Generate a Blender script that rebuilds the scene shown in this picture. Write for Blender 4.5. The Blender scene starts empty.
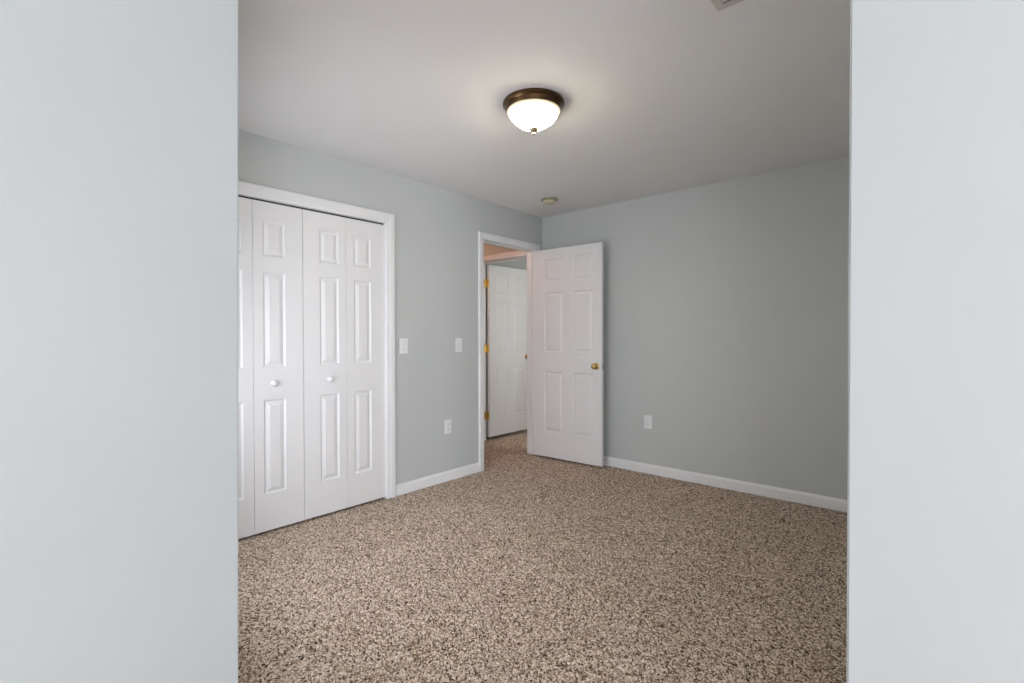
import bpy, bmesh, math
import numpy as np
from mathutils import Vector, Matrix
PI = math.pi
sc = bpy.context.scene
COL = sc.collection

# ---------------------------------------------------------------- camera
F_PX, YAW, PITCH, ROLL = 492.78, 0.72025, 0.011268, -0.002182
cam_d = bpy.data.cameras.new('camera'); cam = bpy.data.objects.new('camera', cam_d); COL.objects.link(cam)
cam_d.sensor_width = 36.0; cam_d.lens = F_PX / 1024 * 36.0; cam_d.clip_start = 0.02
fw = Vector((-math.sin(YAW)*math.cos(PITCH), math.cos(YAW)*math.cos(PITCH), -math.sin(PITCH)))
rt = Vector((math.cos(YAW), math.sin(YAW), 0)); up = rt.cross(fw)
r2 = rt*math.cos(ROLL) + up*math.sin(ROLL); u2 = -rt*math.sin(ROLL) + up*math.cos(ROLL)
cam.matrix_world = Matrix(((r2.x, u2.x, -fw.x, 0), (r2.y, u2.y, -fw.y, 0), (r2.z, u2.z, -fw.z, 1.2172), (0, 0, 0, 1)))
sc.camera = cam

# ---------------------------------------------------------------- world, daylight, exposure
sc.view_settings.view_transform = 'Standard'
sc.view_settings.look = 'None'
sc.view_settings.gamma = 1.0
sc.view_settings.use_curve_mapping = False
sc.view_settings.exposure = 0.25
w = bpy.data.worlds.new('world'); sc.world = w; w.use_nodes = True
w.node_tree.nodes['Background'].inputs[0].default_value = (0.62, 0.78, 1.0, 1)
w.node_tree.nodes['Background'].inputs[1].default_value = 1.0

def area(name, loc, direction, sx, sy, power, col):
    d = bpy.data.lights.new(name, 'AREA'); d.shape = 'RECTANGLE'; d.size = sx; d.size_y = sy
    d.energy = power; d.color = col
    o = bpy.data.objects.new(name, d); COL.objects.link(o)
    o.location = loc; o.rotation_euler = Vector(direction).to_track_quat('-Z', 'Y').to_euler()
    return o
# daylight in the two window openings of the part of the room behind the camera
DAY = (0.855, 0.888, 1.0)
area('daylight_side_window', (5.14, -2.60, 1.40), (-1, 0, 0), 2.60, 1.70, 320, DAY)
area('daylight_rear_window', (2.30, -4.14, 1.40), (0, 1, 0), 1.80, 1.60, 125, DAY)
# added light in an invented window of the near wall, brightens the room
area('added_near_light', (-2.35, .43, 1.05), (0, 1, 0), 1.00, 1.10, 22, DAY)
# added light in the room beyond the hall, brightens the hall door
area('added_back_room_light', (-1.95, 5.00, 1.45), (-1, 0, 0), 1.00, 1.20, 17, (1.0, 0.96, 0.90))

# ---------------------------------------------------------------- materials
def new_mat(name):
    m = bpy.data.materials.new(name); m.use_nodes = True
    nt = m.node_tree; return m, nt, nt.nodes['Principled BSDF']
def nd(nt, t, **kw):
    n = nt.nodes.new(t)
    for k, v in kw.items(): setattr(n, k, v)
    return n
def painted(name, col, rough, bscale, bstr, var=0.03):
    m, nt, b = new_mat(name); L = nt.links
    tc = nd(nt, 'ShaderNodeTexCoord')
    n1 = nd(nt, 'ShaderNodeTexNoise'); n1.inputs['Scale'].default_value = 2.3; n1.inputs['Detail'].default_value = 3
    rp = nd(nt, 'ShaderNodeValToRGB')
    rp.color_ramp.elements[0].position = .3; rp.color_ramp.elements[1].position = .7
    rp.color_ramp.elements[0].color = tuple(c*(1-var) for c in col) + (1,)
    rp.color_ramp.elements[1].color = tuple(min(1, c*(1+var)) for c in col) + (1,)
    L.new(tc.outputs['Object'], n1.inputs['Vector']); L.new(n1.outputs['Fac'], rp.inputs[0]); L.new(rp.outputs[0], b.inputs['Base Color'])
    n2 = nd(nt, 'ShaderNodeTexNoise'); n2.inputs['Scale'].default_value = bscale; n2.inputs['Detail'].default_value = 2
    bp = nd(nt, 'ShaderNodeBump'); bp.inputs['Strength'].default_value = bstr; bp.inputs['Distance'].default_value = .002
    L.new(tc.outputs['Object'], n2.inputs['Vector']); L.new(n2.outputs['Fac'], bp.inputs['Height']); L.new(bp.outputs[0], b.inputs['Normal'])
    b.inputs['Roughness'].default_value = rough
    return m
M_WALL = painted('wall_paint', (0.500, 0.523, 0.508), .62, 160, .10, .012)
M_CEIL = painted('ceiling_paint', (0.79, 0.785, 0.77), .85, 120, .12, .012)
M_TRIM = painted('trim_paint', (0.765, 0.765, 0.755), .38, 40, .03, .01)
M_DOOR = painted('door_paint', (0.745, 0.74, 0.73), .42, 60, .05, .01)
M_PLATE = painted('plate_plastic', (0.76, 0.77, 0.76), .35, 20, .0, .005)
M_SLOT = painted('dark_slot', (0.03, 0.03, 0.03), .6, 20, .0, .01)
M_SMOKE = painted('aged_plastic', (0.56, 0.53, 0.36), .45, 30, .0, .02)
M_RIM = painted('cream_glass_rim', (0.80, 0.72, 0.50), .3, 30, .0, .02)
M_SMOKE_SHADE = painted('aged_plastic_shaded', (0.30, 0.28, 0.19), .5, 30, .0, .02)  # cover plastic darkened: shadow contrast put into the base plate colour
M_VENT = painted('vent_enamel', (0.55, 0.52, 0.48), .45, 30, .0, .02)
M_FRAME = painted('window_vinyl', (0.80, 0.80, 0.80), .35, 20, .0, .01)
M_RUBBER = painted('white_rubber', (0.6, 0.6, 0.58), .7, 20, .0, .01)
def metal(name, col, rough, var=.06):
    m = painted(name, col, rough, 90, .02, var)
    m.node_tree.nodes['Principled BSDF'].inputs['Metallic'].default_value = 1.0
    return m
M_BRASS = metal('polished_brass', (0.66, 0.47, 0.19), .30)
M_STEEL = metal('dull_steel', (0.45, 0.42, 0.38), .4)
M_BRONZE = metal('oil_rubbed_bronze', (0.10, 0.058, 0.030), .30, .25)
M_NICKEL = metal('antique_finial', (0.42, 0.34, 0.24), .35, .1)

def carpet():
    m, nt, b = new_mat('frieze_carpet'); L = nt.links
    tc = nd(nt, 'ShaderNodeTexCoord')
    warp = nd(nt, 'ShaderNodeTexNoise'); warp.inputs['Scale'].default_value = 70; warp.inputs['Detail'].default_value = 2
    L.new(tc.outputs['Object'], warp.inputs['Vector'])
    mx = nd(nt, 'ShaderNodeMix', data_type='RGBA', blend_type='LINEAR_LIGHT'); mx.inputs['Factor'].default_value = .005
    L.new(tc.outputs['Object'], mx.inputs[6]); L.new(warp.outputs['Color'], mx.inputs[7])
    v = nd(nt, 'ShaderNodeTexVoronoi'); v.inputs['Scale'].default_value = 150
    L.new(mx.outputs[2], v.inputs['Vector'])
    hs = nd(nt, 'ShaderNodeSeparateColor'); L.new(v.outputs['Color'], hs.inputs[0])
    rp = nd(nt, 'ShaderNodeValToRGB'); cr = rp.color_ramp; cr.interpolation = 'LINEAR'
    stops = [(0.0, (0.035, 0.018, 0.009)), (0.11, (0.12, 0.070, 0.038)), (0.22, (0.38, 0.268, 0.187)), (0.55, (0.61, 0.473, 0.362)), (0.9, (0.93, 0.80, 0.68))]
    while len(cr.elements) < len(stops): cr.elements.new(.5)
    for e, (p, c) in zip(cr.elements, stops): e.position = p; e.color = c + (1,)
    # second finer yarn noise shifts the value
    fn = nd(nt, 'ShaderNodeTexNoise'); fn.inputs['Scale'].default_value = 210; fn.inputs['Detail'].default_value = 2
    L.new(tc.outputs['Object'], fn.inputs['Vector'])
    ad = nd(nt, 'ShaderNodeMath', operation='MULTIPLY_ADD'); ad.inputs[1].default_value = 1.5; ad.inputs[2].default_value = -.75
    L.new(fn.outputs['Fac'], ad.inputs[0])
    cl = nd(nt, 'ShaderNodeTexNoise'); cl.inputs['Scale'].default_value = 5; cl.inputs['Detail'].default_value = 3
    L.new(tc.outputs['Object'], cl.inputs['Vector'])
    ad2 = nd(nt, 'ShaderNodeMath', operation='MULTIPLY_ADD'); ad2.inputs[1].default_value = .14; ad2.inputs[2].default_value = -.07
    L.new(cl.outputs['Fac'], ad2.inputs[0])
    s1 = nd(nt, 'ShaderNodeMath', operation='ADD'); s2 = nd(nt, 'ShaderNodeMath', operation='ADD')
    L.new(hs.outputs[0], s1.inputs[0]); L.new(ad.outputs[0], s1.inputs[1]); L.new(s1.outputs[0], s2.inputs[0]); L.new(ad2.outputs[0], s2.inputs[1])
    L.new(s2.outputs[0], rp.inputs[0]); L.new(rp.outputs[0], b.inputs['Base Color'])
    bh = nd(nt, 'ShaderNodeMath', operation='SUBTRACT'); L.new(fn.outputs['Fac'], bh.inputs[0]); L.new(v.outputs['Distance'], bh.inputs[1])
    bp = nd(nt, 'ShaderNodeBump'); bp.inputs['Strength'].default_value = .9; bp.inputs['Distance'].default_value = .006
    L.new(bh.outputs[0], bp.inputs['Height']); L.new(bp.outputs[0], b.inputs['Normal'])
    b.inputs['Roughness'].default_value = .95; b.inputs['Specular IOR Level'].default_value = .1
    return m
M_CARPET = carpet()

def lamp_glass():
    m, nt, b = new_mat('marbled_lamp_glass'); L = nt.links
    b.inputs['Base Color'].default_value = (.55, .53, .45, 1); b.inputs['Roughness'].default_value = .25
    tc = nd(nt, 'ShaderNodeTexCoord'); n = nd(nt, 'ShaderNodeTexNoise'); n.inputs['Scale'].default_value = 14; n.inputs['Detail'].default_value = 4; n.inputs['Distortion'].default_value = 1.5
    L.new(tc.outputs['Object'], n.inputs['Vector'])
    rp = nd(nt, 'ShaderNodeValToRGB'); rp.color_ramp.elements[0].position = .35; rp.color_ramp.elements[0].color = (.62, .55, .38, 1); rp.color_ramp.elements[1].position = .6; rp.color_ramp.elements[1].color = (1, .93, .78, 1)
    L.new(n.outputs['Fac'], rp.inputs[0]); L.new(rp.outputs[0], b.inputs['Emission Color']); sz = nd(nt, 'ShaderNodeSeparateXYZ'); L.new(tc.outputs['Object'], sz.inputs[0])
    mr = nd(nt, 'ShaderNodeMapRange'); mr.inputs['From Min'].default_value = -.064; mr.inputs['From Max'].default_value = -.105; mr.inputs['To Min'].default_value = .55; mr.inputs['To Max'].default_value = GLASS_EMIT; mr.interpolation_type = 'SMOOTHERSTEP'
    L.new(sz.outputs[2], mr.inputs[0]); L.new(mr.outputs[0], b.inputs['Emission Strength'])
    tr = nd(nt, 'ShaderNodeBsdfTranslucent'); tr.inputs[0].default_value = (1, .95, .85, 1)
    mx = nd(nt, 'ShaderNodeMixShader'); mx.inputs[0].default_value = .25
    L.new(b.outputs[0], mx.inputs[1]); L.new(tr.outputs[0], mx.inputs[2])
    tp = nd(nt, 'ShaderNodeBsdfTransparent'); tp.inputs[0].default_value = (1, .96, .88, 1)
    m2 = nd(nt, 'ShaderNodeMixShader'); m2.inputs[0].default_value = .15
    L.new(mx.outputs[0], m2.inputs[1]); L.new(tp.outputs[0], m2.inputs[2]); L.new(m2.outputs[0], nt.nodes['Material Output'].inputs[0])
    return m
GLASS_EMIT = 70.0
M_GLASS = lamp_glass()
def bulb_mat():
    m, nt, b = new_mat('lit_bulb'); b.inputs['Base Color'].default_value = (1, 1, 1, 1)
    b.inputs['Emission Color'].default_value = (1, .86, .62, 1); b.inputs['Emission Strength'].default_value = 12
    return m
M_BULB = bulb_mat()
def pane_mat():
    m, nt, b = new_mat('window_glass'); L = nt.links
    t = nd(nt, 'ShaderNodeBsdfTransparent'); g = nd(nt, 'ShaderNodeBsdfGlossy'); g.inputs['Roughness'].default_value = .02
    mx = nd(nt, 'ShaderNodeMixShader'); mx.inputs[0].default_value = .06
    L.new(t.outputs[0], mx.inputs[1]); L.new(g.outputs[0], mx.inputs[2]); L.new(mx.outputs[0], nt.nodes['Material Output'].inputs[0])
    return m
M_PANE = pane_mat()

# ---------------------------------------------------------------- mesh helpers
def bx(bm, x0, x1, y0, y1, z0, z1, bev=0):
    vs = [bm.verts.new((x, y, z)) for x in (x0, x1) for y in (y0, y1) for z in (z0, z1)]
    fs = [bm.faces.new([vs[i] for i in q]) for q in ((0,1,3,2),(4,6,7,5),(0,4,5,1),(2,3,7,6),(0,2,6,4),(1,5,7,3))]
    if bev:
        es = list({e for f in fs for e in f.edges})
        bmesh.ops.bevel(bm, geom=es, offset=bev, segments=2, profile=.6, affect='EDGES')
def lathe(bm, prof, n=48, axis='Z', M=None):
    """revolve (r, h) profile round the axis; r=0 ends close the shape"""
    rings = []
    for r, h in prof:
        if r < 1e-6: rings.append([bm.verts.new((0, 0, h))])
        else: rings.append([bm.verts.new((r*math.cos(2*PI*k/n), r*math.sin(2*PI*k/n), h)) for k in range(n)])
    for a, b in zip(rings, rings[1:]):
        for k in range(n):
            k2 = (k+1) % n
            if len(a) == 1 and len(b) == 1: continue
            if len(a) == 1: bm.faces.new((a[0], b[k2], b[k]))
            elif len(b) == 1: bm.faces.new((a[k], a[k2], b[0]))
            else: bm.faces.new((a[k], a[k2], b[k2], b[k]))
    if M is not None:
        bmesh.ops.transform(bm, matrix=M, verts=[v for r in rings for v in r])
def extrude_profile(bm, pts, origin, axis_u, axis_v, axis_w, length):
    """closed 2-D profile (u, v) swept along w"""
    o = Vector(origin); U = Vector(axis_u); V = Vector(axis_v); W = Vector(axis_w)
    a = [bm.verts.new(o + U*p + V*q) for p, q in pts]; b = [bm.verts.new(v.co + W*length) for v in a]
    n = len(pts)
    for i in range(n): bm.faces.new((a[i], a[(i+1) % n], b[(i+1) % n], b[i]))
    bm.faces.new(list(reversed(a))); bm.faces.new(b)
def obj(name, bm, mat, parent=None, loc=(0, 0, 0), rotz=0, smooth=False):
    bmesh.ops.recalc_face_normals(bm, faces=bm.faces[:])
    me = bpy.data.meshes.new(name); bm.to_mesh(me); bm.free()
    me.materials.append(mat)
    if smooth:
        for p in me.polygons: p.use_smooth = True
        me.set_sharp_from_angle(angle=math.radians(38))
    o = bpy.data.objects.new(name, me); COL.objects.link(o)
    o.location = loc; o.rotation_euler = (0, 0, rotz)
    if parent: o.parent = parent
    return o
def tag(o, label, cat, group=None, kind=None):
    o['label'] = label; o['category'] = cat
    if group: o['group'] = group
    if kind: o['kind'] = kind
    return o
def empty(name, loc, rotz=0):
    o = bpy.data.objects.new(name, None); COL.objects.link(o); o.empty_display_size = .05
    o.location = loc; o.rotation_euler = (0, 0, rotz); return o
def S(name, bm, mat, label, cat): return tag(obj(name, bm, mat), label, cat, kind='structure')

# ---------------------------------------------------------------- measured room
XL, YF, H = -3.137, 4.056, 2.44      # closet wall, far wall, ceiling
WT = .114                            # wall thickness
XB = XL - WT
XR = -.155                           # room's right wall, hidden behind the alcove corner
EX, EY = 5.0, -4.0                   # walls behind the camera
YN = .60; XA = -1.664                # near wall and where the alcove begins
YA = 1.238                           # alcove partition on the right
CL0, CL1, CLH = .900, 2.143, 2.058   # closet opening
D0, D1, DH = 3.182, 3.941, 2.088     # doorway to the hall
HX = -4.02                           # hall's far side
HY0, HY1 = 3.95, 4.12               # end wall of the hall with the second doorway

# floor
def carpet_floor():
    rng = np.random.default_rng(7)
    # fine pile where the photo sees it, coarse elsewhere: one grid with uneven spacing
    fx = np.arange(-3.20, -.10, PILE); fy = np.arange(.90, 4.12, PILE)
    xs = np.concatenate([[-5.2], np.arange(-4.4, -3.21, .02), fx, np.arange(-.08, 5.11, .08), [5.11]])
    ys = np.concatenate([[-4.11], np.arange(-4.0, .88, .08), fy, np.arange(4.13, 5.0, .02), [6.4]])
    nx, ny = len(xs), len(ys)
    X, Y = np.meshgrid(xs, ys, indexing='ij')
    h = rng.random((nx, ny)); h = .55*h + .45*(np.roll(h, 1, 0)+np.roll(h, 1, 1)+np.roll(h, -1, 0)+np.roll(h, -1, 1))/4
    h = (h-h.min())/(h.max()-h.min())
    Z = -.012 + .014*h
    ed = PILE*.35
    X = X + rng.uniform(-ed, ed, X.shape); Y = Y + rng.uniform(-ed, ed, Y.shape)
    co = np.stack([X, Y, Z], -1).reshape(-1, 3).astype(np.float32)
    I, J = np.meshgrid(np.arange(nx-1), np.arange(ny-1), indexing='ij')
    a = (I*ny+J).ravel(); f = np.stack([a, a+ny, a+ny+1, a+1], -1).astype(np.int32)
    me = bpy.data.meshes.new('floor'); me.vertices.add(len(co)); me.vertices.foreach_set('co', co.ravel())
    me.loops.add(f.size); me.loops.foreach_set('vertex_index', f.ravel())
    me.polygons.add(len(f)); me.polygons.foreach_set('loop_start', np.arange(0, f.size, 4, dtype=np.int32))
    me.polygons.foreach_set('use_smooth', np.ones(len(f), dtype=bool))
    me.update(calc_edges=True); me.materials.append(M_CARPET)
    o = bpy.data.objects.new('floor', me); COL.objects.link(o)
    return tag(o, 'speckled brown and beige carpet covering the whole room floor', 'carpet', kind='structure')
PILE = .0055
carpet_floor()
bm = bmesh.new(); bx(bm, -5.2, 5.11, -4.11, 6.4, H, H+.05)
S('ceiling', bm, M_CEIL, 'flat pale ceiling carrying the bronze flush lamp', 'ceiling')

bm = bmesh.new()
for y0, y1, z0, z1 in ((.49, CL0-.02, 0, H), (CL0-.02, CL1+.02, CLH+.02, H), (CL1+.02, D0-.02, 0, H), (D0-.02, D1+.02, DH+.02, H), (D1+.02, YF, 0, H)):
    bx(bm, XB, XL, y0, y1, z0, z1)
S('wall_left', bm, M_WALL, 'grey-green wall with the white closet and hall doorway in it', 'wall')
bm = bmesh.new(); bx(bm, XL, XR+WT, YF, YF+WT, 0, H)
bx(bm, XB, XL, YF, YF+WT, 0, H)
S('wall_far', bm, M_WALL, 'plain grey-green wall behind the open six-panel door', 'wall')
bm = bmesh.new(); bx(bm, XR, XR+WT, YA+WT, YF, 0, H)
S('wall_right', bm, M_WALL, 'grey-green wall hidden behind the bright foreground wall at right', 'wall')
bm = bmesh.new(); a3, b3 = -2.85, -1.85
bx(bm, XL, a3, YN-WT, YN, 0, H); bx(bm, b3, XA-WT, YN-WT, YN, 0, H); bx(bm, a3, b3, YN-WT, YN, 0, .50); bx(bm, a3, b3, YN-WT, YN, 1.60, H)
S('wall_near', bm, M_WALL, 'grey-green near wall hidden behind the bright foreground wall at left', 'wall')
bm = bmesh.new(); bx(bm, XA-WT, XA, EY, YN, 0, H)
for v in bm.verts:                               # this wall end is a little out of plumb
    if v.co.y > 0: v.co.y += .006 if v.co.z > 1 else -.013
bmesh.ops.bevel(bm, geom=[e for e in bm.edges if all(v.co.y > 0 for v in e.verts) and abs(e.verts[0].co.z-e.verts[1].co.z) > 1], offset=.004, segments=3, affect='EDGES')
S('wall_alcove_left', bm, M_WALL, 'bright bluish-white foreground wall filling the left edge of the photo', 'wall')
bm = bmesh.new(); bx(bm, XR+.0035, EX, YA, YA+WT, 0, H)
bmesh.ops.bevel(bm, geom=[e for e in bm.edges if all(v.co.x < 0 for v in e.verts) and abs(e.verts[0].co.z-e.verts[1].co.z) > 1], offset=.004, segments=3, affect='EDGES')
S('wall_alcove_right', bm, M_WALL, 'bright bluish-white foreground wall filling the right edge of the photo', 'wall')
# walls behind the camera, each with a window opening

W1 = (-3.90, -1.30, .55, 2.25)        # y0 y1 z0 z1 in the wall x = EX
bm = bmesh.new()
bx(bm, EX, EX+.11, EY-.11, W1[0], 0, H); bx(bm, EX, EX+.11, W1[1], YA+WT, 0, H); bx(bm, EX, EX+.11, W1[0], W1[1], 0, W1[2]); bx(bm, EX, EX+.11, W1[0], W1[1], W1[3], H)
S('wall_alcove_side', bm, M_WALL, 'grey-green wall with a window, behind the viewer to the right', 'wall')
W2 = (1.40, 3.20, .60, 2.20)
bm = bmesh.new()
bx(bm, XA-WT, W2[0], EY-.11, EY, 0, H); bx(bm, W2[1], EX, EY-.11, EY, 0, H); bx(bm, W2[0], W2[1], EY-.11, EY, 0, W2[2]); bx(bm, W2[0], W2[1], EY-.11, EY, W2[3], H)
S('wall_alcove_rear', bm, M_WALL, 'grey-green wall with a window, straight behind the viewer', 'wall')
def window(name, w0, w1, z0, z1, loc, rotz, label):
    bm = bmesh.new(); f = .04            # local: x across, y thickness
    bx(bm, w0, w1, -.03, .03, z0, z0+f); bx(bm, w0, w1, -.03, .03, z1-f, z1)
    bx(bm, w0, w0+f, -.03, .03, z0+f, z1-f); bx(bm, w1-f, w1, -.03, .03, z0+f, z1-f)
    zm = (z0+z1)/2; bx(bm, w0+f, w1-f, -.02, .02, zm-.018, zm+.018)
    o = obj(name, bm, M_FRAME, loc=loc, rotz=rotz); tag(o, label, 'window', kind='structure')
    bm = bmesh.new(); bx(bm, w0+f, w1-f, -.003, .003, z0+f, zm-.018); bx(bm, w0+f, w1-f, -.003, .003, zm+.018, z1-f)
    obj('pane', bm, M_PANE, o)
window('window_1', W1[0], W1[1], W1[2], W1[3], (EX+.055, 0, 0), PI/2, 'white sash window behind the viewer to the right')
window('window_2', W2[0], W2[1], W2[2], W2[3], (0, EY-.055, 0), 0, 'white sash window straight behind the viewer')

window('added_window_3', 4.5, 5.5, .85, 2.05, (-2.07, 0, 0), PI/2, 'unseen white sash window added beyond the hall to light the hall door')  # invented window, holds the added light for the hall door

window('added_window_4', -2.85, -1.85, .50, 1.60, (0, YN-.057, 0), 0, 'unseen white sash window added in the near wall to brighten the room')  # invented window, holds the extra light added for the room

# closet interior
bm = bmesh.new()
bx(bm, -3.90, -3.84, .73, 2.31, 0, H); bx(bm, -3.84, XB, .73, .79, 0, H); bx(bm, -3.84, XB, 2.25, 2.31, 0, H)
S('wall_closet', bm, M_WALL, 'dark closet interior behind the folding doors', 'wall')

# hall shell
M_HALL = M_WALL
bm = bmesh.new(); bx(bm, -4.95, -4.90, 2.31, HY0, 0, H)
S('wall_hall_left', bm, M_WALL, 'hall wall out of sight to the left beyond the doorway', 'wall')
bm = bmesh.new(); bx(bm, -4.90, -3.90, 2.31, 2.37, 0, H); S('wall_hall_rear', bm, M_WALL, 'hall wall out of sight beside the closet', 'wall')
bm = bmesh.new()
bx(bm, -4.90, HX-.02, HY0, HY1, 0, H); bx(bm, HX-.02, XB, HY0, HY1, 2.07, H)
S('wall_hall_end', bm, M_WALL, 'wall over the second doorway at the end of the hall', 'wall')
bm = bmesh.new(); bx(bm, -4.22, -4.16, HY1, 6.0, 0, H)
S('wall_back_left', bm, M_WALL, 'grey-blue wall seen above the white hall door', 'wall')
bm = bmesh.new(); bx(bm, -4.16, -2.0, 6.0, 6.06, 0, H)
bx(bm, -2.11, -2.0, YF+WT, 4.5, 0, H); bx(bm, -2.11, -2.0, 5.5, 6.0, 0, H); bx(bm, -2.11, -2.0, 4.5, 5.5, 0, .85); bx(bm, -2.11, -2.0, 4.5, 5.5, 2.05, H)
S('wall_back_right', bm, M_WALL, 'walls of the room beyond the hall, hidden by the open door', 'wall')

# ---------------------------------------------------------------- trim
# colonial casing profile: u across the width (0 = inner edge), v = thickness off the wall
def casing_profile(w, t=.017):
    return [(0, 0), (0, t*.55), (w*.06, t*.72), (w*.30, t*.74), (w*.38, t*.86), (w*.55, t), (w*.88, t), (w*.97, t*.85), (w, t*.55), (w, 0)]
def casing(name, y0, y1, ztop, w, label, legs=(1, 1)):
    """mitred casing on the face x = XL; y0,y1,ztop are the inner edges"""
    bm = bmesh.new(); P = casing_profile(w)
    # path of the four mitre points: bottom left, top left, top right, bottom right
    def ring(f): return [bm.verts.new(f(u, v)) for u, v in P]
    R = [ring(lambda u, v: (XL+v, y0-u, 0)), ring(lambda u, v: (XL+v, y0-u, ztop+u)), ring(lambda u, v: (XL+v, y1+u, ztop+u)), ring(lambda u, v: (XL+v, y1+u, 0))]
    n = len(P)
    for a, b in zip(R, R[1:]):
        for i in range(n): bm.faces.new((a[i], a[(i+1) % n], b[(i+1) % n], b[i]))
    bm.faces.new(R[0]); bm.faces.new(list(reversed(R[3])))
    return S(name, bm, M_TRIM, label, 'door casing')
casing('trim_1', CL0-.002, CL1+.002, CLH+.002, .076, 'wide white moulded casing framing the closet opening')
casing('trim_2', D0-.004, D1+.004, DH+.004, .059, 'narrow white moulded casing framing the doorway to the hall')
# jambs
def jamb(name, y0, y1, zt, label, stop):
    bm = bmesh.new(); t = .02
    bx(bm, XB, XL, y0-t, y0, 0, zt+t); bx(bm, XB, XL, y1, y1+t, 0, zt+t); bx(bm, XB, XL, y0, y1, zt, zt+t)
    if stop:   # door stop strip
        xs0, xs1 = XL-.075, XL-.040
        bx(bm, xs0, xs1, y0, y0+.011, 0, zt); bx(bm, xs0, xs1, y1-.011, y1, 0, zt); bx(bm, xs0, xs1, y0+.011, y1-.011, zt-.011, zt)
    return S(name, bm, M_TRIM, label, 'door jamb')
jamb('trim_3', CL0, CL1, CLH, 'white jamb lining the closet opening', False)
jb = jamb('trim_4', D0, D1, DH, 'white jamb with stop strip lining the hall doorway', True)
bm = bmesh.new(); bx(bm, XL-.030, XL+.001, D0-.0005, D0+.0015, .90, .96, .0005); bx(bm, XL-.0005, XL+.006, D0-.003, D0+.0015, .915, .945, .0005)
tag(obj('strike_plate', bm, M_STEEL, jb), '', '') ; 
for o in [o for o in bpy.data.objects if o.name == 'strike_plate']:
    del o['category']; o['label'] = 'small dull metal strike plate'
# second doorway (plane Y): jamb, stop and casing on the hall side
bm = bmesh.new(); t = .02
bx(bm, HX-t, HX, HY0, HY1, 0, 2.07); bx(bm, HX, XB, HY0, HY1, 2.05, 2.07)
bx(bm, HX, HX+.011, HY0+.045, HY0+.08, 0, 2.039); bx(bm, HX, XB, HY0+.045, HY0+.08, 2.039, 2.05)
S('trim_5', bm, M_TRIM, 'white jamb holding the brass hinges of the hall door', 'door jamb')
bm = bmesh.new(); P = casing_profile(.060)
def ring(f): return [bm.verts.new(f(u, v)) for u, v in P]
R = [ring(lambda u, v: (HX+.003-u, HY0-v, 0)), ring(lambda u, v: (HX+.003-u, HY0-v, 2.053+u)), ring(lambda u, v: (-3.2515, HY0-v, 2.053+u))]
for a, b in zip(R, R[1:]):
    for i in range(len(P)): bm.faces.new((a[i], a[(i+1) % len(P)], b[(i+1) % len(P)], b[i]))
bm.faces.new(R[0]); bm.faces.new(list(reversed(R[2])))
S('trim_6', bm, M_TRIM, 'white casing over the second doorway, glowing orange in hall light', 'door casing')

# baseboards
BP = [(0, 0), (.0125, 0), (.0125, .062), (.0115, .068), (.0085, .073), (.0065, .080), (.0045, .084), (0, .084)]
def base(name, segs, label):
    bm = bmesh.new()
    for (x0, y0), (x1, y1), nx, ny in segs:
        d = Vector((x1-x0, y1-y0, 0)); extrude_profile(bm, BP, (x0, y0, 0), (nx, ny, 0), (0, 0, 1), d.normalized(), d.length)
    return S(name, bm, M_TRIM, label, 'baseboard')
base('baseboard_left', [((XL, CL1+.083), (XL, D0-.067), 1, 0)], 'white baseboard between closet casing and hall doorway')
base('baseboard_far', [((XL+.001, YF), (XR, YF), 0, -1)], 'long white baseboard along the far wall beside the open door')
base('baseboard_near', [((XL, YN), (XA-WT, YN), 0, 1)], 'white baseboard hidden along the near wall')

# ---------------------------------------------------------------- panelled doors
def panel_slab(bm, w, h, t, cols, rows):
    """slab x 0..w, y 0..t, z 0..h; raised panels pressed into both faces at cols x rows"""
    xs = sorted({0, w, *[c for p in cols for c in p]}); zs = sorted({0, h, *[c for p in rows for c in p]})
    ins = [(0, 0), (.003, .0045), (.008, .0085), (.013, .009), (.034, .002), (.036, .001)]
    for side in (0, 1):
        V = {}
        def P(x, z, d): return (x, d if side == 0 else t-d, z)
        def gv(x, z):
            if (x, z) not in V: V[(x, z)] = bm.verts.new(P(x, z, 0))
            return V[(x, z)]
        for x0, x1 in zip(xs, xs[1:]):
            for z0, z1 in zip(zs, zs[1:]):
                q = [gv(x0, z0), gv(x1, z0), gv(x1, z1), gv(x0, z1)]
                if (x0, x1) in cols and (z0, z1) in rows:
                    prev = q
                    for k, d in ins[1:]:
                        cur = [bm.verts.new(P(x, z, d)) for x, z in ((x0+k, z0+k), (x1-k, z0+k), (x1-k, z1-k), (x0+k, z1-k))]
                        for i in range(4): bm.faces.new((prev[i], prev[(i+1) % 4], cur[(i+1) % 4], cur[i]))
                        prev = cur
                    bm.faces.new(prev)
                else: bm.faces.new(q)
        if side == 0: V0 = V
    for seq, c in ((xs, 0), (zs, 1)):
        for a, b in zip(seq, seq[1:]):
            for e in (0, (h if c == 0 else w)):
                k1, k2 = ((a, e), (b, e)) if c == 0 else ((e, a), (e, b))
                bm.faces.new((V0[k1], V0[k2], V[k2], V[k1]))
KNOB = [(0, .060), (.010, .0597), (.018, .0575), (.0245, .052), (.0268, .045), (.0262, .038), (.022, .031), (.0155, .025), (.0125, .019), (.0125, .011), (.024, .0085), (.0315, .0055), (.0325, 0), (0, 0)]
def knob_y(bm, x, y, z, sgn, prof=KNOB, s=1.0):
    M = Matrix.Translation((x, y, z)) @ Matrix.Rotation((PI/2)*(1 if sgn < 0 else -1), 4, 'X') @ Matrix.Scale(s, 4)
    lathe(bm, prof, 32, M=M)

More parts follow.
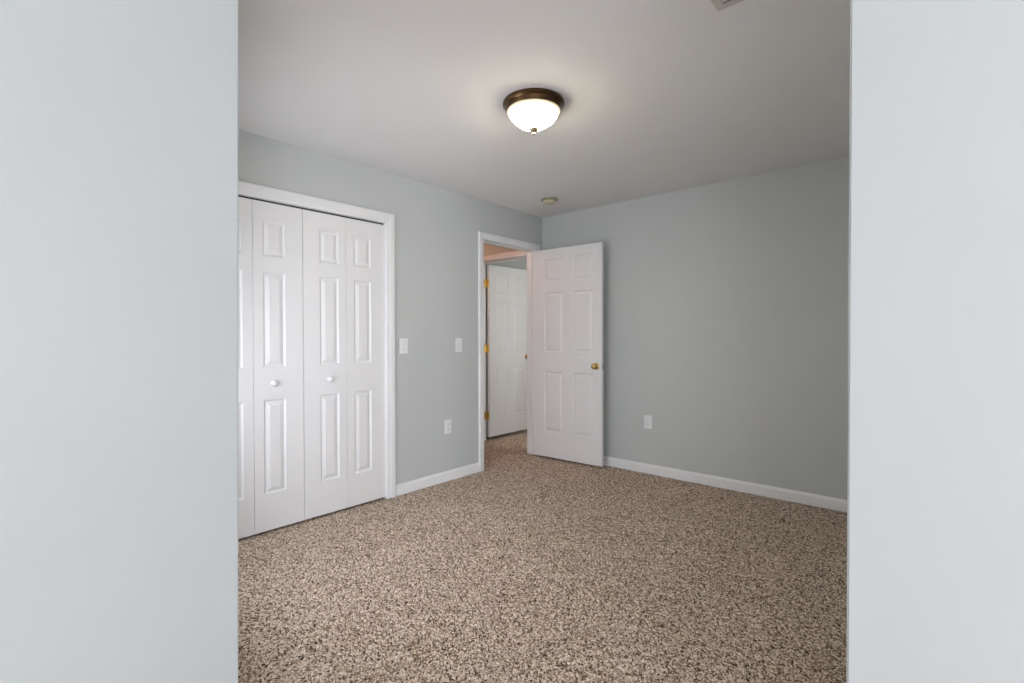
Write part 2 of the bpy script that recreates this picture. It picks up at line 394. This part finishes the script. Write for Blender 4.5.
# bifold closet doors: local x runs along +Y of the room; front faces +X
def bifold(name, ystart, mirror, label):
    root = empty(name, (XL-.012, ystart, .012), PI/2); tag(root, label, 'closet door', kind='structure')
    w = .3075; h = 2.034; t = .030
    rows = [(.228, .811), (1.015, 1.603), (1.704, 1.920)]
    # rotated by +90 deg: local x -> world y, local y -> world -x, so the front (y=0) faces the room
    lead, fold = .113, .058
    for k in range(2):
        cols = [(lead, w-fold)] if k == 0 else [(fold, w-lead)]
        bm = bmesh.new(); panel_slab(bm, w, h, t, cols, rows)
        x0 = .0015 + k*(w+.0025)
        p = obj('door_panel', bm, M_DOOR, root, (x0, 0, 0))
        if k == (1 if not mirror else 0):
            bm = bmesh.new(); knob_y(bm, 0, 0, 0, -1, s=1.25, prof=[(0, .030), (.008, .0296), (.0135, .027), (.0165, .022), (.0165, .018), (.013, .012), (.008, .008), (.0075, .003), (.011, 0), (0, 0)])
            cx = (cols[0][0]+cols[0][1])/2 - (.013 if k == 1 else .006)
            kb = obj('knob', bm, M_PLATE, p, (cx, 0, .915), smooth=True); kb['label'] = 'small round white pull knob'
    bm = bmesh.new()
    for zz in (.25, 1.0, 1.8): bx(bm, .0015+w-.02, .0015+w+.0025+.02, t, t+.003, zz, zz+.06)
    obj('fold_hinge', bm, M_STEEL, root)
bifold('door_1', CL0+.0005, False, 'left white folding closet door pair, cut off by the foreground wall')
bifold('door_2', CL0+.0005+.6215, True, 'right white folding closet door pair, next to the wall switch')
# bifold track in the head
bm = bmesh.new(); bx(bm, XL-.045, XL-.020, CL0, CL1, CLH-.009, CLH, .001)
S('trim_7', bm, M_SLOT, 'dark metal track above the folding closet doors', 'door track')

def hinge(parent, name, loc, leaves, mat=M_BRASS, r=.006, hh=.088):
    """knuckle barrel with finial tips plus flat leaves (boxes, local)"""
    bm = bmesh.new()
    n = 5
    for i in range(n):
        a = -hh/2 + hh*i/n; b = a + hh/n - .0012
        lathe(bm, [(0, a), (r, a), (r, b), (0, b)], 14)
    lathe(bm, [(0, hh/2+.006), (r*.6, hh/2+.004), (r*.8, hh/2), (0, hh/2)], 14); lathe(bm, [(0, -hh/2-.006), (r*.6, -hh/2-.004), (r*.8, -hh/2-.001), (0, -hh/2-.001)], 14)
    for L in leaves: bx(bm, *L[:4], -hh/2, hh/2)
    o = obj(name, bm, mat, parent, loc, smooth=True); return o

# open room door: hinged on the right jamb, swung into the room parallel to the far wall
DW = .766; DWH = .735; DHGT = 2.052; DT = .035
droot = obj('door_3', (lambda bm: (panel_slab(bm, DW, DHGT, DT, [(.122, .340), (.454, .672)], [(.248, .847), (1.040, 1.627), (1.729, 1.957)]), bm)[1])(bmesh.new()), M_DOOR, loc=(-3.113, 3.893, .018), rotz=math.radians(2.0))
tag(droot, 'white six-panel door swung open against the far wall, brass knob', 'door', kind='structure')
bm = bmesh.new(); knob_y(bm, DW-.060, 0, .919, -1); o = obj('door_knob', bm, M_BRASS, droot, smooth=True); o['label'] = 'polished brass knob facing the room'
bm = bmesh.new(); knob_y(bm, DW-.060, DT, .919, 1); o = obj('door_knob', bm, M_BRASS, droot, smooth=True); o['label'] = 'polished brass knob on the side facing the wall'
bm = bmesh.new(); bx(bm, DW-.0005, DW+.001, .006, .029, .890, .948, .0004); bx(bm, DW, DW+.010, .012, .022, .910, .928, .001)
o = obj('latch_plate', bm, M_STEEL, droot); o['label'] = 'dull metal latch on the door edge'
for z in (1.822, 1.03, .215):
    hinge(droot, 'hinge', (-.0070, .024, z), [(.003, .0070, -.012, .010)], M_STEEL)['label'] = 'narrow dull metal hinge'
# hall door: opened 90 degrees away from the hall, hinged on the left jamb
hd = obj('door_4', (lambda bm: (panel_slab(bm, DWH, 2.008, DT, [(.110, .328), (.434, .652)], [(.220, .800), (1.000, 1.585), (1.690, 1.910)]), bm)[1])(bmesh.new()), M_DOOR, loc=(HX+.045, HY1+.013, .038), rotz=PI/2)
tag(hd, 'white six-panel door with gold hinges seen through the doorway in the hall', 'door', kind='structure')
bm = bmesh.new(); knob_y(bm, DWH-.060, 0, .922, -1); obj('door_knob', bm, M_BRASS, hd, smooth=True)['label'] = 'brass knob catching hall light'
for z in (1.795, 1.030, .250):
    # leaf on the door's hinge edge (local x = 0) and leaf on the jamb face
    hinge(hd, 'hinge', (-.007, .0445, z), [(.0055, .007, -.0405, -.001), (-.043, -.005, -.0025, .0005)])['label'] = 'bright gold butt hinge'

# ---------------------------------------------------------------- ceiling lamp
lamp = empty('ceiling_lamp', (-1.627, 2.030, H)); tag(lamp, 'round flush ceiling lamp with dark bronze pan and glowing glass bowl', 'ceiling light')
bm = bmesh.new()
lathe(bm, [(0, -.001), (.158, -.001), (.161, -.006), (.161, -.014), (.156, -.019), (.152, -.022), (.149, -.030), (.143, -.040), (.139, -.047), (.137, -.050), (.131, -.050), (.129, -.046), (.125, -.020), (0, -.012)], 96)
obj('pan', bm, M_BRONZE, lamp, smooth=True)['label'] = 'dark bronze stepped pan'
bm = bmesh.new()
outer = [(.1345, -.044), (.1365, -.050), (.1355, -.056), (.1310, -.064), (.1240, -.072), (.1140, -.084), (.1000, -.098), (.0820, -.112), (.0620, -.124), (.0420, -.132), (.0260, -.136), (.010, -.138)]
inner = [(.010, -.134), (.0250, -.132), (.0400, -.128), (.0590, -.120), (.0790, -.108), (.0960, -.094), (.1120, -.081), (.1205, -.070), (.1265, -.062), (.1300, -.054), (.1300, -.044)]
lathe(bm, outer + inner + [outer[0]], 96)
bmesh.ops.remove_doubles(bm, verts=bm.verts[:], dist=1e-5)
for v in bm.verts:                               # fine flutes pressed in the glass
    r = math.hypot(v.co.x, v.co.y)
    if .03 < r < .128:
        k = 1 + .008*math.cos(24*math.atan2(v.co.y, v.co.x)); v.co.x *= k; v.co.y *= k
obj('glass_bowl', bm, M_GLASS, lamp, smooth=True)['label'] = 'glowing marbled white glass bowl'
bm = bmesh.new(); lathe(bm, [(.1340, -.040), (.1385, -.042), (.1405, -.048), (.1390, -.0535), (.1345, -.0545), (.1340, -.040)], 96)
obj('glass_rim', bm, M_RIM, lamp, smooth=True)['label'] = 'cream rim of the glass bowl'
bm = bmesh.new(); lathe(bm, [(0, -.130), (.0235, -.132), (.0250, -.136), (.0235, -.142), (.0170, -.149), (.0100, -.154), (.0085, -.157), (.0095, -.161), (.0070, -.166), (0, -.169)], 32)
obj('finial', bm, M_NICKEL, lamp, smooth=True)['label'] = 'turned bronze finial'
for s in (-1, 1):
    bm = bmesh.new(); lathe(bm, [(0, .045), (.008, .043), (.020, .030), (.0235, .016), (.019, .002), (.012, -.010), (.012, -.022), (0, -.022)], 20, M=Matrix.Translation((s*.038, 0, -.072)) @ Matrix.Rotation(s*PI/2, 4, 'Y'))
    obj('bulb', bm, M_BULB, lamp, smooth=True)
# smoke detector
sd = empty('smoke_detector', (-2.665, 3.548, H)); tag(sd, 'small round yellowed smoke detector on the ceiling near the corner', 'smoke detector')
bm = bmesh.new(); lathe(bm, [(0, -.0005), (.074, -.0005), (.075, -.006), (.073, -.014), (.066, -.017), (0, -.017)], 48); obj('base_plate', bm, M_SMOKE_SHADE, sd, smooth=True)
bm = bmesh.new(); lathe(bm, [(0, -.017), (.056, -.017), (.056, -.022), (.060, -.023), (.058, -.031), (.046, -.037), (.020, -.039), (0, -.039)], 48)
cv = obj('cover', bm, M_SMOKE, sd, smooth=True)
bm = bmesh.new(); lathe(bm, [(0, -.039), (.010, -.039), (.010, -.041), (0, -.0415)], 16); obj('test_button', bm, M_SMOKE, cv, smooth=True)

# ceiling register at the top edge of the photo
vt = empty('ceiling_vent', (-.645+.17, 1.912-.11, H)); tag(vt, 'beige slatted ceiling vent cut off by the top edge of the photo', 'air vent')
bm = bmesh.new(); a, b, f, z0, z1 = .17, .11, .028, -.008, -.0005
bx(bm, -a, a, b-f, b, z0, z1, .002); bx(bm, -a, a, -b, -b+f, z0, z1, .002); bx(bm, -a, -a+f, -b+f, b-f, z0, z1, .002); bx(bm, a-f, a, -b+f, b-f, z0, z1, .002)
obj('vent_frame', bm, M_VENT, vt)
bm = bmesh.new(); bx(bm, -a+f, a-f, -b+f, b-f, -.0015, -.0005); obj('vent_backing', bm, M_SLOT, vt)
for i in range(8):
    bm = bmesh.new(); y = -b+f+.010+i*.0192
    extrude_profile(bm, [(-.008, -.002), (-.0065, -.0018), (.008, -.0075), (.0065, -.0085)], (-a+f, y, 0), (0, 1, 0), (0, 0, 1), (1, 0, 0), 2*(a-f))
    obj('slat', bm, M_VENT, vt)

# ---------------------------------------------------------------- wall plates. local: x across, front faces -y
def plate_bm():
    bm = bmesh.new(); bx(bm, -.0365, .0365, -.0062, 0, -.059, .059, .0022); return bm
def screws(parent, zs):
    for z in zs:
        bm = bmesh.new(); lathe(bm, [(0, .0012), (.0026, .0008), (.003, 0), (0, 0)], 12, M=Matrix.Translation((0, -.0062, z)) @ Matrix.Rotation(PI/2, 4, 'X')); obj('screw', bm, M_STEEL, parent)
def switch(loc, rot, label):
    r = empty('light_switch', loc, rot); tag(r, label, 'light switch', 'white switch plates on the closet wall')
    p = obj('wall_plate', plate_bm(), M_PLATE, r)
    bm = bmesh.new(); bx(bm, -.006, .006, -.0066, -.006, -.0125, .0125); obj('toggle_slot', bm, M_STEEL, r)
    bm = bmesh.new()
    extrude_profile(bm, [(0, -.010), (.004, -.010), (.0145, .004), (.0145, .009), (.002, .006), (0, .004)], (-.0038, -.0062, 0), (0, -1, 0), (0, 0, 1), (1, 0, 0), .0076)
    obj('toggle', bm, M_PLATE, r); screws(r, (-.030, .030)); return r
def outlet(loc, rot, label):
    r = empty('power_outlet', loc, rot); tag(r, label, 'outlet', 'white duplex power outlets')
    obj('wall_plate', plate_bm(), M_PLATE, r)
    for z in (-.0195, .0195):
        bm = bmesh.new()
        pts = [(.0172*math.cos(t)*1.0, max(-.0135, min(.0135, .0172*math.sin(t)))) for t in [2*PI*k/32 for k in range(32)]]
        extrude_profile(bm, pts, (0, -.0062, z), (1, 0, 0), (0, 0, 1), (0, -1, 0), .0022)
        s = obj('socket', bm, M_PLATE, r)
        bm = bmesh.new(); yy = -.0088
        bx(bm, -.0075, -.0055, yy, yy+.0006, z-.001, z+.008); bx(bm, .0055, .0075, yy, yy+.0006, z-.001, z+.007); bx(bm, -.0022, .0022, yy, yy+.0006, z-.0085, z-.004)
        obj('slots', bm, M_SLOT, s)
    screws(r, (0,)); return r
RL = PI/2   # local -y -> +x
switch((XL, 2.306, 1.142), RL, 'white light switch right beside the closet casing')
switch((XL, 2.878, 1.140), RL, 'white light switch nearer the hall doorway')
outlet((XL, 2.753, .456), RL, 'white power outlet low on the wall between closet and doorway')
outlet((-1.961, YF, .455), 0, 'white power outlet on the far wall right of the open door')

# spring door stop on the far baseboard
ds = empty('door_stop', (-2.40, YF-.0125, .050)); tag(ds, 'small spring door stop on the baseboard behind the open door', 'door stop')
bm = bmesh.new(); prof = [(0, 0), (.010, 0), (.010, .004)]
for i in range(14): prof += [(.0062, .005+i*.0042), (.0048, .0071+i*.0042)]
prof += [(0, .064)]
lathe(bm, prof, 14, M=Matrix.Rotation(PI/2, 4, 'X')); obj('spring', bm, M_STEEL, ds, smooth=True)
bm = bmesh.new(); lathe(bm, [(0, .062), (.0075, .062), (.0085, .068), (.0078, .074), (0, .075)], 14, M=Matrix.Rotation(PI/2, 4, 'X')); obj('rubber_tip', bm, M_RUBBER, ds, smooth=True)

# warm light of the hall's own ceiling lamp, out of sight past the doorway
hl = empty('hall_lamp', (-4.05, 3.05, H)); tag(hl, 'round hall ceiling lamp out of sight beyond the doorway', 'ceiling light')
bm = bmesh.new(); lathe(bm, [(0, -.001), (.13, -.001), (.13, -.02), (0, -.02)], 48); obj('pan', bm, M_BRONZE, hl, smooth=True)
bm = bmesh.new(); lathe(bm, [(0, -.02), (.12, -.02), (.115, -.045), (.08, -.075), (.03, -.09), (0, -.092)], 48); obj('glass_bowl', bm, M_GLASS, hl, smooth=True)
hd_ = bpy.data.lights.new('hall_light', 'POINT'); hd_.energy = 7; hd_.color = (1, .46, .28); hd_.shadow_soft_size = .08
ho = bpy.data.objects.new('hall_light', hd_); COL.objects.link(ho); ho.location = (-4.05, 3.05, H-.20)
